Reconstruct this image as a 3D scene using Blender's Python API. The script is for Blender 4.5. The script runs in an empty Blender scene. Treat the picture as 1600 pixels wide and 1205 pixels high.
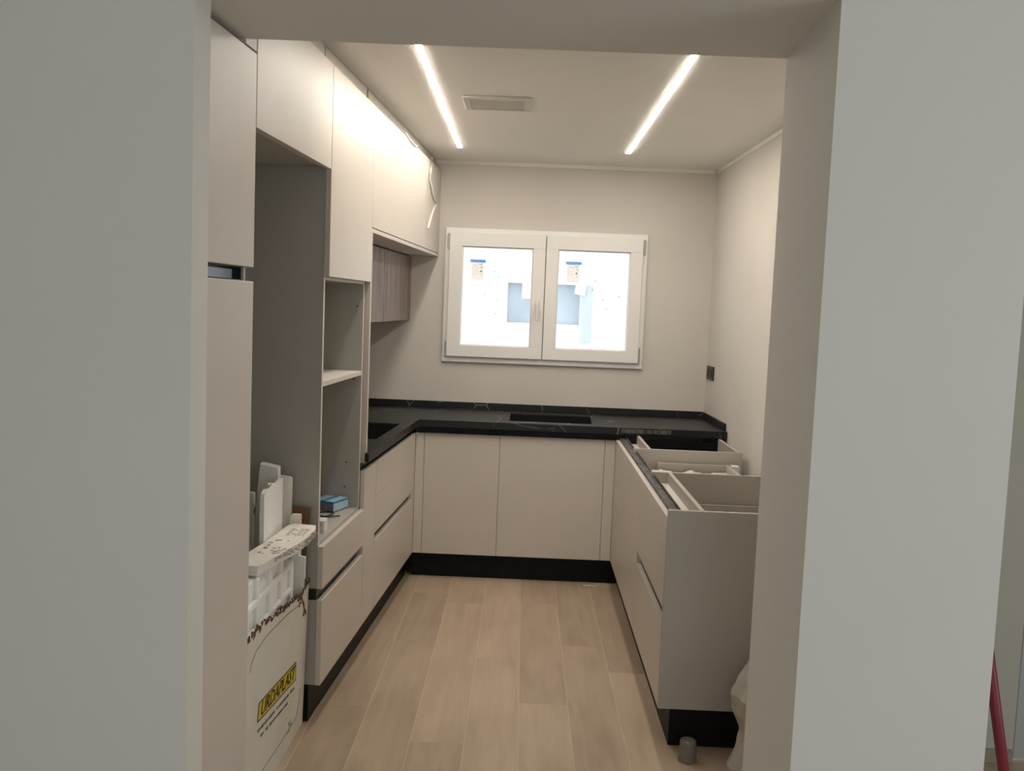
import bpy, bmesh, math, random
from mathutils import Matrix, Vector
random.seed(7)
S = bpy.context.scene
COL = S.collection

# ------------------------------------------------------------------ camera
FW = Vector((-0.00996466, 0.99641282, -0.08403685))
RT = Vector((0.99912761, 0.01332971, 0.03957699))
UP = Vector((-0.04055521, 0.08356916, 0.99567639))
cd = bpy.data.cameras.new('camera'); cam = bpy.data.objects.new('camera', cd); COL.objects.link(cam)
cd.sensor_width = 36.0; cd.sensor_fit = 'HORIZONTAL'; cd.lens = 1468.27 * 36 / 1600
cd.clip_start = 0.05; cd.clip_end = 200
cam.matrix_world = Matrix(((RT.x, UP.x, -FW.x, 1.1822), (RT.y, UP.y, -FW.y, -5.8133),
                           (RT.z, UP.z, -FW.z, 1.5455), (0, 0, 0, 1)))
S.camera = cam
S.view_settings.view_transform = 'Standard'; S.view_settings.look = 'None'
S.view_settings.gamma = 1; S.view_settings.exposure = 0.0; S.view_settings.use_curve_mapping = False

# ------------------------------------------------------------------ sky and daylight
w = bpy.data.worlds.new('sky'); S.world = w; w.use_nodes = True
bg = w.node_tree.nodes['Background']; bg.inputs[0].default_value = (0.86, 0.93, 1.0, 1); bg.inputs[1].default_value = 2.6

def area(name, loc, rot, sx, sy, power, color):
    l = bpy.data.lights.new(name, 'AREA'); l.shape = 'RECTANGLE'; l.size = sx; l.size_y = sy
    l.energy = power; l.color = color
    o = bpy.data.objects.new(name, l); COL.objects.link(o); o.location = loc; o.rotation_euler = rot
    return o
# daylight falling through the glazed opening of the front room, behind the camera
area('daylight', (0.6, -9.3, 1.35), (math.radians(90), 0, 0), 3.0, 1.9, 33, (0.86, 0.95, 1.0))
# side lamp added to brighten the column front; no window is built here
area('daylight_side_fill', (4.45, -5.9, 1.45), (math.radians(90), 0, math.radians(90)), 1.8, 1.7, 36, (0.84, 0.94, 1.0))
LED_STRENGTH = 82.0

# ------------------------------------------------------------------ materials
def mat(name, col, rough=0.6, spec=0.4, metal=0.0, noise=0.0, nscale=8.0, bump=0.0, bscale=60.0, stretch=(1, 1, 1), emis=None, coat=0.0, alpha=None):
    m = bpy.data.materials.new(name); m.use_nodes = True
    nt = m.node_tree; b = nt.nodes['Principled BSDF']
    b.inputs['Base Color'].default_value = (*col, 1); b.inputs['Roughness'].default_value = rough
    b.inputs['Specular IOR Level'].default_value = spec; b.inputs['Metallic'].default_value = metal
    b.inputs['Coat Weight'].default_value = coat
    tc = nt.nodes.new('ShaderNodeTexCoord'); mp = nt.nodes.new('ShaderNodeMapping'); mp.inputs['Scale'].default_value = stretch
    nt.links.new(tc.outputs['Object'], mp.inputs['Vector'])
    if noise:
        n = nt.nodes.new('ShaderNodeTexNoise'); n.inputs['Scale'].default_value = nscale; n.inputs['Detail'].default_value = 5
        nt.links.new(mp.outputs[0], n.inputs['Vector'])
        r = nt.nodes.new('ShaderNodeMapRange'); r.inputs[1].default_value = .3; r.inputs[2].default_value = .7
        r.inputs[3].default_value = 1 - noise; r.inputs[4].default_value = 1 + noise
        nt.links.new(n.outputs['Fac'], r.inputs[0])
        mx = nt.nodes.new('ShaderNodeMix'); mx.data_type = 'RGBA'; mx.blend_type = 'MULTIPLY'; mx.inputs[0].default_value = 1
        mx.inputs[6].default_value = (*col, 1); nt.links.new(r.outputs[0], mx.inputs[7]); nt.links.new(mx.outputs[2], b.inputs['Base Color'])
    if bump:
        n2 = nt.nodes.new('ShaderNodeTexNoise'); n2.inputs['Scale'].default_value = bscale; n2.inputs['Detail'].default_value = 3
        nt.links.new(mp.outputs[0], n2.inputs['Vector'])
        bp = nt.nodes.new('ShaderNodeBump'); bp.inputs['Strength'].default_value = bump; bp.inputs['Distance'].default_value = 0.002
        nt.links.new(n2.outputs['Fac'], bp.inputs['Height']); nt.links.new(bp.outputs[0], b.inputs['Normal'])
    if emis:
        b.inputs['Emission Color'].default_value = (*emis[0], 1); b.inputs['Emission Strength'].default_value = emis[1]
    return m

PAINT = mat('wall_paint', (0.68, 0.64, 0.585), .75, .2, noise=.035, nscale=2.2, bump=.12, bscale=45)
PAINT2 = mat('front_room_paint', (0.70, 0.68, 0.645), .8, .2, noise=.02, nscale=1.5, bump=.1, bscale=45)
CEIL = mat('ceiling_paint', (0.90, 0.875, 0.83), .85, .15, noise=.015, nscale=2)
CAB = mat('cashmere_lacquer', (0.62, 0.565, 0.505), .42, .35, noise=.025, nscale=2.0)
CARC = mat('carcass_melamine', (0.43, 0.41, 0.37), .5, .3, noise=.02, nscale=4)
CARC2 = mat('unit_melamine_and_shade', (0.46, 0.425, 0.375), .5, .3, noise=.02, nscale=4)  # also tones the end panel and top fillers darker for shade
CEDGE = mat('carcass_edge_band', (0.66, 0.62, 0.56), .5, .3)
BLACK = mat('black_laminate', (0.006, 0.006, 0.006), .5, .18, noise=.3, nscale=12)
BLK_METAL = mat('black_aluminium', (0.02, 0.019, 0.018), .4, .4, metal=.3)
SCRATCHED = mat('scratched_black_channel', (0.085, 0.08, 0.072), .5, .5, noise=.85, nscale=9, stretch=(6, 1.2, 1), bump=.3)
BLUE_STRIP = mat('pale_blue_strip', (0.50, 0.60, 0.68), .35, .5, noise=.08, nscale=20)  # even pale blue for the strip in the grip channel
WHITE_PVC = mat('white_pvc', (0.88, 0.86, 0.83), .35, .4)
WHITE_PLASTIC = mat('white_plastic', (0.78, 0.76, 0.72), .4, .4)
VENTM = mat('vent_white', (0.62, 0.59, 0.54), .5, .3)
PRINTG = mat('pale_grey_print', (0.56, 0.53, 0.48), .9, .1)
VENTG = mat('vent_grey', (0.40, 0.38, 0.34), .6, .3)
STEEL = mat('grey_metal', (0.42, 0.41, 0.39), .35, .5, metal=.7)
FOAM = mat('white_polystyrene', (0.90, 0.885, 0.86), .9, .1, noise=.03, nscale=40, bump=.5, bscale=260)
FOAM2 = mat('cream_polystyrene', (0.87, 0.83, 0.76), .9, .1, noise=.05, nscale=30, bump=.5, bscale=260)
CARTON = mat('white_carton', (0.68, 0.65, 0.58), .8, .2, noise=.05, nscale=6)
CARDB = mat('brown_cardboard', (0.20, 0.115, 0.07), .85, .1, noise=.1, nscale=12)
TORN = mat('torn_cardboard_core', (0.13, 0.075, 0.04), .9, .1, noise=.4, nscale=60)
INK = mat('grey_print', (0.16, 0.14, 0.11), .8, .1)
CREASE = mat('crease_shadowline', (0.24, 0.20, 0.15), .9, .1)
YELLOW = mat('yellow_label', (0.62, 0.50, 0.06), .6, .3)
BROWNINK = mat('dark_brown_print', (0.07, 0.035, 0.01), .7, .2)
RED = mat('red_plastic', (0.21, 0.018, 0.03), .4, .4)
CABLEW = mat('white_cable', (0.85, 0.82, 0.76), .45, .4)
BLUE1 = mat('box_blue', (0.03, 0.22, 0.48), .5, .4)
BLUE2 = mat('box_pale_blue', (0.42, 0.58, 0.74), .5, .4, noise=.12, nscale=60)
BOXVIO = mat('box_grey_violet', (0.22, 0.23, 0.34), .5, .4, noise=.25, nscale=90)
DARKPLASTIC = mat('dark_plastic', (0.02, 0.02, 0.022), .4, .5)
SOCKET = mat('black_socket', (0.035, 0.022, 0.018), .4, .4)
SOCKET2 = mat('black_socket_insert', (0.010, 0.006, 0.005), .5, .3)
def paper(name, col, fac=.6):
    m = mat(name, col, .7, .1); nt = m.node_tree; b = nt.nodes['Principled BSDF']; o = nt.nodes['Material Output']
    t_ = nt.nodes.new('ShaderNodeBsdfTransparent'); t_.inputs[0].default_value = (*col, 1)
    x = nt.nodes.new('ShaderNodeMixShader'); x.inputs[0].default_value = fac
    nt.links.new(b.outputs[0], x.inputs[1]); nt.links.new(t_.outputs[0], x.inputs[2]); nt.links.new(x.outputs[0], o.inputs[0]); return m
STICKBLUE = paper('sticker_blue', (0.34, 0.60, 0.90), .5)
STICKPAPER = paper('sticker_paper', (0.93, 0.88, 0.83), .75)
HALLWALL = mat('hall_paint', (0.56, 0.52, 0.455), .8, .2, noise=.02)
HALLDOOR = mat('hall_door_lacquer', (0.50, 0.50, 0.50), .5, .3)
HALLBASE = mat('hall_baseboard', (0.34, 0.31, 0.26), .6, .3)
FACADE = mat('facade_white_render', (0.84, 0.83, 0.80), .9, .1, noise=.02)
SHADED_GLASS = mat('far_window_curtain', (0.36, 0.40, 0.45), .6, .3, noise=.16, nscale=3.5)
BLINDM = mat('far_blind_pale', (0.54, 0.58, 0.62), .8, .1, noise=.04)
LEDM = mat('led_diffuser', (0.9, 0.88, 0.82), .5, .2, emis=((1.0, 0.925, 0.82), LED_STRENGTH))
ALU = mat('white_aluminium', (0.75, 0.73, 0.70), .4, .4)
SUBFLOOR = mat('pale_joint', (0.66, 0.56, 0.44), .9, .1)  # pale tone showing in the plank joints
GROUND = mat('outside_ground', (0.5, 0.5, 0.48), .9, .1)
CHIP = mat('sawn_offcut', (0.62, 0.52, 0.38), .8, .2)
BAGM = mat('plastic_bag', (0.47, 0.44, 0.38), .4, .5, noise=.1, nscale=9, bump=.8, bscale=35)
FILMW = mat('wrinkled_white_film', (0.66, 0.64, 0.60), .35, .5, noise=.25, nscale=22)

def stone():
    m = mat('black_veined_stone', (0.014, 0.015, 0.017), .42, .38)
    nt = m.node_tree; b = nt.nodes['Principled BSDF']
    tc = nt.nodes.new('ShaderNodeTexCoord'); mp = nt.nodes.new('ShaderNodeMapping'); mp.inputs['Rotation'].default_value = (0.5, 0.6, .5)
    mp.inputs['Scale'].default_value = (1, 1, 1)
    nt.links.new(tc.outputs['Object'], mp.inputs[0])
    n = nt.nodes.new('ShaderNodeTexNoise'); n.inputs['Scale'].default_value = 1.6; n.inputs['Detail'].default_value = 2
    nt.links.new(mp.outputs[0], n.inputs[0])
    ad = nt.nodes.new('ShaderNodeMix'); ad.data_type = 'VECTOR'; ad.inputs[0].default_value = .22
    nt.links.new(mp.outputs[0], ad.inputs[4]); nt.links.new(n.outputs['Color'], ad.inputs[5])
    v = nt.nodes.new('ShaderNodeTexVoronoi'); v.feature = 'DISTANCE_TO_EDGE'; v.inputs['Scale'].default_value = 5.5
    nt.links.new(ad.outputs[1], v.inputs['Vector'])
    r = nt.nodes.new('ShaderNodeMapRange'); r.inputs[1].default_value = 0; r.inputs[2].default_value = .012; r.inputs[3].default_value = 1; r.inputs[4].default_value = 0
    nt.links.new(v.outputs['Distance'], r.inputs[0])
    n2 = nt.nodes.new('ShaderNodeTexNoise'); n2.inputs['Scale'].default_value = 4.5
    nt.links.new(tc.outputs['Object'], n2.inputs[0])
    r2 = nt.nodes.new('ShaderNodeMapRange'); r2.inputs[1].default_value = .44; r2.inputs[2].default_value = .60
    nt.links.new(n2.outputs['Fac'], r2.inputs[0])
    mu = nt.nodes.new('ShaderNodeMath'); mu.operation = 'MULTIPLY'
    nt.links.new(r.outputs[0], mu.inputs[0]); nt.links.new(r2.outputs[0], mu.inputs[1])
    mx = nt.nodes.new('ShaderNodeMix'); mx.data_type = 'RGBA'
    mx.inputs[6].default_value = (0.010, 0.0105, 0.012, 1); mx.inputs[7].default_value = (0.36, 0.33, 0.28, 1)
    nt.links.new(mu.outputs[0], mx.inputs[0]); nt.links.new(mx.outputs[2], b.inputs['Base Color'])
    return m
STONE = stone()
STONE_DARKENED = mat('black_stone_darkened', (0.007, 0.0075, 0.009), .5, .1, noise=.5, nscale=14)  # same stone as the slab, darkened so the apron catches less light

def oak():
    m = mat('oak_plank', (0.5, 0.38, 0.27), .5, .35)
    nt = m.node_tree; b = nt.nodes['Principled BSDF']
    tc = nt.nodes.new('ShaderNodeTexCoord'); oi = nt.nodes.new('ShaderNodeObjectInfo')
    off = nt.nodes.new('ShaderNodeVectorMath'); off.operation = 'ADD'
    sc = nt.nodes.new('ShaderNodeVectorMath'); sc.operation = 'SCALE'; sc.inputs[0].default_value = (7, 31, 3)
    nt.links.new(oi.outputs['Random'], sc.inputs['Scale'])
    nt.links.new(tc.outputs['Object'], off.inputs[0]); nt.links.new(sc.outputs[0], off.inputs[1])
    mp = nt.nodes.new('ShaderNodeMapping'); mp.inputs['Scale'].default_value = (9, .9, 1); nt.links.new(off.outputs[0], mp.inputs[0])
    n = nt.nodes.new('ShaderNodeTexNoise'); n.inputs['Scale'].default_value = 2.2; n.inputs['Detail'].default_value = 6; n.inputs['Distortion'].default_value = .6
    nt.links.new(mp.outputs[0], n.inputs[0])
    mp2 = nt.nodes.new('ShaderNodeMapping'); mp2.inputs['Scale'].default_value = (3, 1.3, 1); nt.links.new(off.outputs[0], mp2.inputs[0])
    n2 = nt.nodes.new('ShaderNodeTexNoise'); n2.inputs['Scale'].default_value = 1.6; n2.inputs['Detail'].default_value = 3
    nt.links.new(mp2.outputs[0], n2.inputs[0])
    r = nt.nodes.new('ShaderNodeValToRGB')
    r.color_ramp.elements[0].position = .3; r.color_ramp.elements[0].color = (0.385, 0.285, 0.20, 1)
    r.color_ramp.elements[1].position = .7; r.color_ramp.elements[1].color = (0.56, 0.44, 0.32, 1)
    ma = nt.nodes.new('ShaderNodeMix'); ma.data_type = 'FLOAT'; ma.inputs[0].default_value = .5
    nt.links.new(n.outputs['Fac'], ma.inputs[2]); nt.links.new(n2.outputs['Fac'], ma.inputs[3]); nt.links.new(ma.outputs[0], r.inputs[0])
    mr = nt.nodes.new('ShaderNodeMapRange'); mr.inputs[3].default_value = .80; mr.inputs[4].default_value = 1.08
    nt.links.new(oi.outputs['Random'], mr.inputs[0])
    mx = nt.nodes.new('ShaderNodeMix'); mx.data_type = 'RGBA'; mx.blend_type = 'MULTIPLY'; mx.inputs[0].default_value = 1
    nt.links.new(r.outputs[0], mx.inputs[6]); nt.links.new(mr.outputs[0], mx.inputs[7]); nt.links.new(mx.outputs[2], b.inputs['Base Color'])
    return m
OAK = oak()

def walnut():
    m = mat('grey_walnut_veneer', (0.2, 0.15, 0.13), .5, .35)
    nt = m.node_tree; b = nt.nodes['Principled BSDF']
    tc = nt.nodes.new('ShaderNodeTexCoord'); mp = nt.nodes.new('ShaderNodeMapping'); mp.inputs['Scale'].default_value = (8, 8, .55)
    nt.links.new(tc.outputs['Object'], mp.inputs[0])
    n = nt.nodes.new('ShaderNodeTexNoise'); n.inputs['Scale'].default_value = 3.5; n.inputs['Detail'].default_value = 7; n.inputs['Distortion'].default_value = 1.1
    nt.links.new(mp.outputs[0], n.inputs[0])
    r = nt.nodes.new('ShaderNodeValToRGB')
    r.color_ramp.elements[0].position = .32; r.color_ramp.elements[0].color = (0.17, 0.125, 0.11, 1)
    r.color_ramp.elements[1].position = .68; r.color_ramp.elements[1].color = (0.36, 0.285, 0.255, 1)
    nt.links.new(n.outputs['Fac'], r.inputs[0]); nt.links.new(r.outputs[0], b.inputs['Base Color'])
    return m
WALNUT = walnut()

def glassy(name, tint, fac):
    m = bpy.data.materials.new(name); m.use_nodes = True; nt = m.node_tree
    for n in list(nt.nodes): nt.nodes.remove(n)
    o = nt.nodes.new('ShaderNodeOutputMaterial'); t = nt.nodes.new('ShaderNodeBsdfTransparent'); t.inputs[0].default_value = (*tint, 1)
    g = nt.nodes.new('ShaderNodeBsdfGlossy'); g.inputs['Roughness'].default_value = .03
    mx = nt.nodes.new('ShaderNodeMixShader'); mx.inputs[0].default_value = fac
    nt.links.new(t.outputs[0], mx.inputs[1]); nt.links.new(g.outputs[0], mx.inputs[2]); nt.links.new(mx.outputs[0], o.inputs[0])
    return m
GLASS = glassy('window_glass', (.97, .98, .98), .05)
def cloudy():
    m = glassy('cloudy_cup', (.72, .70, .66), .08); nt = m.node_tree
    d = nt.nodes.new('ShaderNodeBsdfTranslucent'); d.inputs[0].default_value = (.6, .57, .5, 1)
    d2 = nt.nodes.new('ShaderNodeBsdfDiffuse'); d2.inputs[0].default_value = (.55, .52, .46, 1)
    a = nt.nodes.new('ShaderNodeMixShader'); a.inputs[0].default_value = .6; nt.links.new(d.outputs[0], a.inputs[1]); nt.links.new(d2.outputs[0], a.inputs[2])
    o = [n for n in nt.nodes if n.type == 'OUTPUT_MATERIAL'][0]; pr = o.inputs[0].links[0].from_socket
    b = nt.nodes.new('ShaderNodeMixShader'); b.inputs[0].default_value = .3
    nt.links.new(pr, b.inputs[1]); nt.links.new(a.outputs[0], b.inputs[2]); nt.links.new(b.outputs[0], o.inputs[0])
    return m
CUPM = cloudy()

# ------------------------------------------------------------------ helpers
I4 = Matrix.Identity(4)
TH = -math.atan(0.0595)                       # the left row is not quite square to the back wall
LF = Matrix.Translation((0.6422, 0, 0)) @ Matrix.Rotation(TH, 4, 'Z')     # x = out of the door plane, y = along the row
THR = -math.atan(0.0036)
RF = Matrix.Translation((1.7223, 0, 0)) @ Matrix.Rotation(THR, 4, 'Z')
THW = -math.atan(-0.0174)
WF = Matrix.Translation((2.322, 0, 0)) @ Matrix.Rotation(THW, 4, 'Z')     # right wall
K = 1 / math.cos(TH)
WORLD = {}

def box(bm, x0, x1, y0, y1, z0, z1, bev=0.0):
    vs = [bm.verts.new((x, y, z)) for x in (x0, x1) for y in (y0, y1) for z in (z0, z1)]
    fs = [(0, 1, 3, 2), (4, 6, 7, 5), (0, 4, 5, 1), (2, 3, 7, 6), (0, 2, 6, 4), (1, 5, 7, 3)]
    faces = [bm.faces.new([vs[i] for i in f]) for f in fs]
    if bev > 0:
        es = list({e for f in faces for e in f.edges})
        bmesh.ops.bevel(bm, geom=es, offset=bev, segments=1, affect='EDGES', profile=.5)
    return vs
def prism(bm, pts, vec):
    """pts: planar polygon of 3-D points, extruded along vec"""
    vec = Vector(vec); a = [bm.verts.new(p) for p in pts]; b = [bm.verts.new(Vector(p) + vec) for p in pts]
    bm.faces.new(a); bm.faces.new(list(reversed(b)))
    n = len(pts)
    for i in range(n): bm.faces.new((a[i], b[i], b[(i + 1) % n], a[(i + 1) % n]))
def tube(bm, pts, r, seg=8, flat=1.0):
    rings = []
    pts = [Vector(p) for p in pts]
    for i, p in enumerate(pts):
        d = (pts[min(i + 1, len(pts) - 1)] - pts[max(i - 1, 0)]).normalized()
        u = d.cross(Vector((0, 0, 1)));
        if u.length < 1e-3: u = d.cross(Vector((1, 0, 0)))
        u.normalize(); v = d.cross(u)
        rings.append([bm.verts.new(p + (u * math.cos(t) + v * math.sin(t) * flat) * r) for t in [2 * math.pi * k / seg for k in range(seg)]])
    for a, b in zip(rings, rings[1:]):
        for k in range(seg): bm.faces.new((a[k], a[(k + 1) % seg], b[(k + 1) % seg], b[k]))
    bm.faces.new(list(reversed(rings[0]))); bm.faces.new(rings[-1])
def lathe(bm, prof, cx, cy, seg=24):
    rings = [[bm.verts.new((cx + r * math.cos(2 * math.pi * k / seg), cy + r * math.sin(2 * math.pi * k / seg), z)) for k in range(seg)] for r, z in prof]
    for a, b in zip(rings, rings[1:]):
        for k in range(seg): bm.faces.new((a[k], a[(k + 1) % seg], b[(k + 1) % seg], b[k]))
    return rings
def tag(o, label=None, cat=None, group=None, kind=None):
    for k, v in (('label', label), ('category', cat), ('group', group), ('kind', kind)):
        if v: o[k] = v
    return o
def thing(name, label, cat, frame=I4, at=(0, 0, 0), group=None, kind=None):
    o = bpy.data.objects.new(name, None); COL.objects.link(o); o.empty_display_size = .05
    M = frame @ Matrix.Translation(at); o.matrix_world = M; o.rotation_euler = M.to_euler(); o.location = M.to_translation()
    WORLD[o.name] = M.copy(); return tag(o, label, cat, group, kind)
def obj(name, bm, m, parent=None, frame=I4, smooth=False, at=None):
    """link bm (coordinates in `frame`) as one mesh, child of parent if given"""
    bmesh.ops.recalc_face_normals(bm, faces=bm.faces)
    me = bpy.data.meshes.new(name); 
    if parent is not None: L = WORLD[parent.name].inverted() @ frame; W = WORLD[parent.name]
    else:
        A = frame @ Matrix.Translation(at or (0, 0, 0)); L = A.inverted() @ frame; W = A
    bm.transform(L); bm.to_mesh(me); bm.free()
    me.materials.append(m)
    if smooth:
        for p in me.polygons: p.use_smooth = True
    o = bpy.data.objects.new(name, me); COL.objects.link(o)
    if parent is not None: o.parent = parent
    else: o.location = W.to_translation(); o.rotation_euler = W.to_euler()
    WORLD[o.name] = W.copy(); return o
def pb(name, parent, m, frame, *dims, bev=0.0, label=None):
    bm = bmesh.new()
    if isinstance(dims[0], (tuple, list)):
        for d in dims: box(bm, *d, bev=bev)
    else: box(bm, *dims, bev=bev)
    o = obj(name, bm, m, parent, frame)
    if label: o['label'] = label
    return o
def struct(name, bm, m, frame=I4): return tag(obj(name, bm, m, None, frame), kind='structure')
def BM(): return bmesh.new()

# ------------------------------------------------------------------ setting: shell of the kitchen
HZ = 2.417
bm = BM(); box(bm, -2.7, 4.6, -9.7, 0.3, -0.06, -0.0009); floor = struct('floor', bm, SUBFLOOR)
# oak planks, each one its own board
pw = 0.1916
joints = {0: [-2.35, -1.15], 1: [-2.9, -1.62, -.9], 2: [-2.62, -1.05], 3: [-3.05, -1.8], 4: [-2.25, -1.0], 5: [-2.83, -1.6], 6: [-3.0, -1.9, -.85], 7: [-2.45, -1.35], 8: [-2.7, -1.5]}
mesh_cache = {}
def plank(x, y0, y1):
    ln = round(y1 - y0, 3)
    if ln not in mesh_cache:
        b = BM(); box(b, .0010, pw - .0010, .0003, ln - .0003, -.014, 0, bev=.0004)
        bmesh.ops.recalc_face_normals(b, faces=b.faces)
        me = bpy.data.meshes.new('plank'); b.to_mesh(me); b.free(); me.materials.append(OAK); mesh_cache[ln] = me
    o = bpy.data.objects.new('plank', mesh_cache[ln]); COL.objects.link(o); o.parent = floor; o.location = (x, y0, 0)
for k in range(-3, 14):
    x = 1.0305 + (k - 3) * pw
    js = joints.get(k, [-3.1 + .37 * (k % 3), -1.7 + .29 * (k % 4)])
    ys = [-4.3] + sorted(js) + [-.30]
    for a, b in zip(ys, ys[1:]): plank(x, a, b)

bm = BM()      # back wall with the window opening
wx0, wx1, wz0, wz1 = .70, 1.905, 1.205, 1.995
box(bm, -.4, wx0, 0, .24, 0, 2.62); box(bm, wx1, 2.6, 0, .24, 0, 2.62)
box(bm, wx0, wx1, 0, .24, 0, wz0); box(bm, wx0, wx1, 0, .24, wz1, 2.62)
struct('wall_back', bm, PAINT)
bm = BM(); box(bm, 0, .055, -3.353, .0, 0, 2.62); struct('wall_right', bm, PAINT, WF)
bm = BM(); box(bm, -.76, -.62, -3.70, .0, 0, 2.62); struct('wall_left', bm, PAINT, LF)
bm = BM(); box(bm, -.4, 2.6, -3.354, .0, HZ, HZ + .12); struct('ceiling', bm, CEIL)
bm = BM()      # partition to the front room: left wing, column, beam
prism(bm, [(-2.6, -3.83, 0), (.478, -3.83, 0), (.457, -3.665, 0), (-2.6, -3.665, 0)], (0, 0, 2.2))
prism(bm, [(1.803, -3.83, 0), (2.222, -3.83, 0), (2.222, -3.354, 0), (1.823, -3.354, 0)], (0, 0, 2.2))
box(bm, -2.6, 2.222, -3.83, -3.354, 2.2, 2.62)
struct('wall_front', bm, PAINT2)
# cut-in bands under the ceiling
bm = BM(); box(bm, .2, 2.31, -.004, 0, HZ - .022, HZ); struct('trim_1', bm, CEIL)
bm = BM(); box(bm, -.004, 0, -3.35, -.004, HZ - .022, HZ); struct('trim_2', bm, CEIL, WF)
# front room, around and behind the camera
bm = BM(); box(bm, -2.7, -2.6, -9.6, -3.66, 0, 2.62); struct('wall_front_room_left', bm, PAINT2)
bm = BM(); box(bm, 4.5, 4.6, -9.6, -2.45, 0, 2.62); struct('wall_front_room_right', bm, PAINT2)
bm = BM(); box(bm, -2.7, 4.6, -9.7, -9.6, 0, 2.62); struct('wall_front_room_rear', bm, PAINT2)
bm = BM(); box(bm, -2.7, 4.6, -9.7, -3.83, 2.62, 2.72); box(bm, 2.222, 4.6, -3.83, -2.45, 2.62, 2.72); struct('ceiling_front_room', bm, CEIL)
bm = BM(); box(bm, 2.43, 2.98, -2.57, -2.45, 0, 2.62); struct('wall_hall', bm, HALLWALL)
bm = BM(); box(bm, 2.50, 2.975, -2.585, -2.57, 0, .048, bev=.002); struct('baseboard_hall', bm, HALLBASE)
d1 = thing('door_1', None, None, at=(2.98, -2.56, 0), kind='structure')
pb('door_leaf', d1, HALLDOOR, I4, 2.985, 3.82, -2.565, -2.525, .012, 2.1, bev=.002)
pb('door_frame', d1, HALLDOOR, I4, (3.825, 3.90, -2.58, -2.45, 0, 2.18), (2.98, 3.825, -2.57, -2.45, 2.105, 2.18))
bm = BM(); tube(bm, [(3.74, -2.565, 1.02), (3.74, -2.61, 1.02), (3.64, -2.615, 1.02)], .009); obj('door_handle', bm, STEEL, d1)
bm = BM(); box(bm, 3.90, 4.5, -2.57, -2.45, 0, 2.62); box(bm, 2.98, 3.90, -2.57, -2.45, 2.18, 2.62); struct('wall_hall_side', bm, HALLWALL)

# ------------------------------------------------------------------ window
win = thing('window_1', None, None, at=(1.30, 0, 1.19), kind='structure')
def frame_boxes(x0, x1, z0, z1, t, y0, y1): return [(x0, x1, y0, y1, z0, z0 + t), (x0, x1, y0, y1, z1 - t, z1), (x0, x0 + t, y0, y1, z0 + t, z1 - t), (x1 - t, x1, y0, y1, z0 + t, z1 - t)]
pb('window_frame', win, WHITE_PVC, I4, (1.265, 1.335, -.022, .05, 1.2354, 1.9655), *frame_boxes(.6835, 1.9195, 1.1904, 2.0105, .045, -.022, .06), bev=.002)  # includes a centre post added behind the sash gap to block leaking light
def sash(x0, x1, gx0, gx1):
    z0, z1, gz0, gz1 = 1.226, 1.983, 1.296, 1.900
    s = pb('sash', win, WHITE_PVC, I4, (x0, x1, -.044, -.0225, z0, gz0), (x0, x1, -.044, -.0225, gz1, z1), (x0, gx0, -.044, -.0225, gz0, gz1), (gx1, x1, -.044, -.0225, gz0, gz1),
           (gx0 - .02, gx1 + .02, -.0224, .02, gz0 - .02, gz0 + .006), (gx0 - .02, gx1 + .02, -.0224, .02, gz1 - .006, gz1 + .02), (gx0 - .02, gx0 + .006, -.0224, .02, gz0, gz1), (gx1 - .006, gx1 + .02, -.0224, .02, gz0, gz1), bev=.0015)
    WORLD[s.name] = WORLD[win.name]
    pb('pane', s, GLASS, I4, gx0 + .004, gx1 - .004, -.014, -.010, gz0 + .004, gz1 - .004)
    return s
sl = sash(.712, 1.297, .7906, 1.2225); sr = sash(1.303, 1.890, 1.3763, 1.8164)
for s, dots in ((sl, [(.988, 1.752), (1.018, 1.72), (.934, 1.613), (1.015, 1.577), (1.001, 1.496)]),
                (sr, [(1.61, 1.718), (1.593, 1.666), (1.662, 1.604), (1.757, 1.627), (1.685, 1.554)])):
    for i, (x, z) in enumerate(dots):
        a = i * 1.3; r = .0052
        pts = [(x + r * (1 + .35 * math.sin(3 * t + a)) * math.cos(t), -.0145, z + r * .75 * math.sin(t)) for t in [k * math.pi / 4 for k in range(8)]]
        bm = BM(); prism(bm, pts, (0, -.0015, 0)); o = obj('glue_dot', bm, STEEL, s)
def sticker(s, x0, x1, z1, z2):
    pb('sticker_header', s, STICKBLUE, I4, x0, x1, -.0155, -.0142, z1 - .019, z1, label='blue header strip of the glazing label')
    pb('sticker', s, STICKPAPER, I4, x0 + .008, x1 - .010, -.0153, -.0142, z2, z1 - .0195, label='pale paper glazing label')
    bm = BM()
    box(bm, x0 + .012, x0 + .05, -.0162, -.0156, z1 - .012, z1 - .006)
    for k, (dx, dz, ww, hh) in enumerate([(.055, .028, .022, .004), (.066, .040, .010, .002), (.066, .052, .010, .002), (.066, .040, .0012, .014), (.075, .040, .0012, .014), (.062, .066, .013, .011), (.070, .085, .003, .009)]):
        box(bm, x0 + dx, x0 + dx + ww, -.0162, -.0156, z1 - dz - hh, z1 - dz)
    for k in range(5): box(bm, x0 + .014, x0 + .045 + .006 * (k % 2), -.0162, -.0156, z1 - .035 - k * .014, z1 - .0338 - k * .014)
    obj('sticker_print', bm, STEEL, s)
sticker(sl, .838, .934, 1.823, 1.698); sticker(sr, 1.424, 1.521, 1.832, 1.707)
for (x, z) in ((.706, 1.929), (.709, 1.272), (1.898, 1.932), (1.895, 1.273)):
    bm = BM(); box(bm, x - .0075, x + .0005 + .0055, -.040, -.0225, z - .045, z + .045, bev=.002)
    o = obj('hinge', bm, STEEL, win); o['label'] = 'grey metal window hinge'
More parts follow.
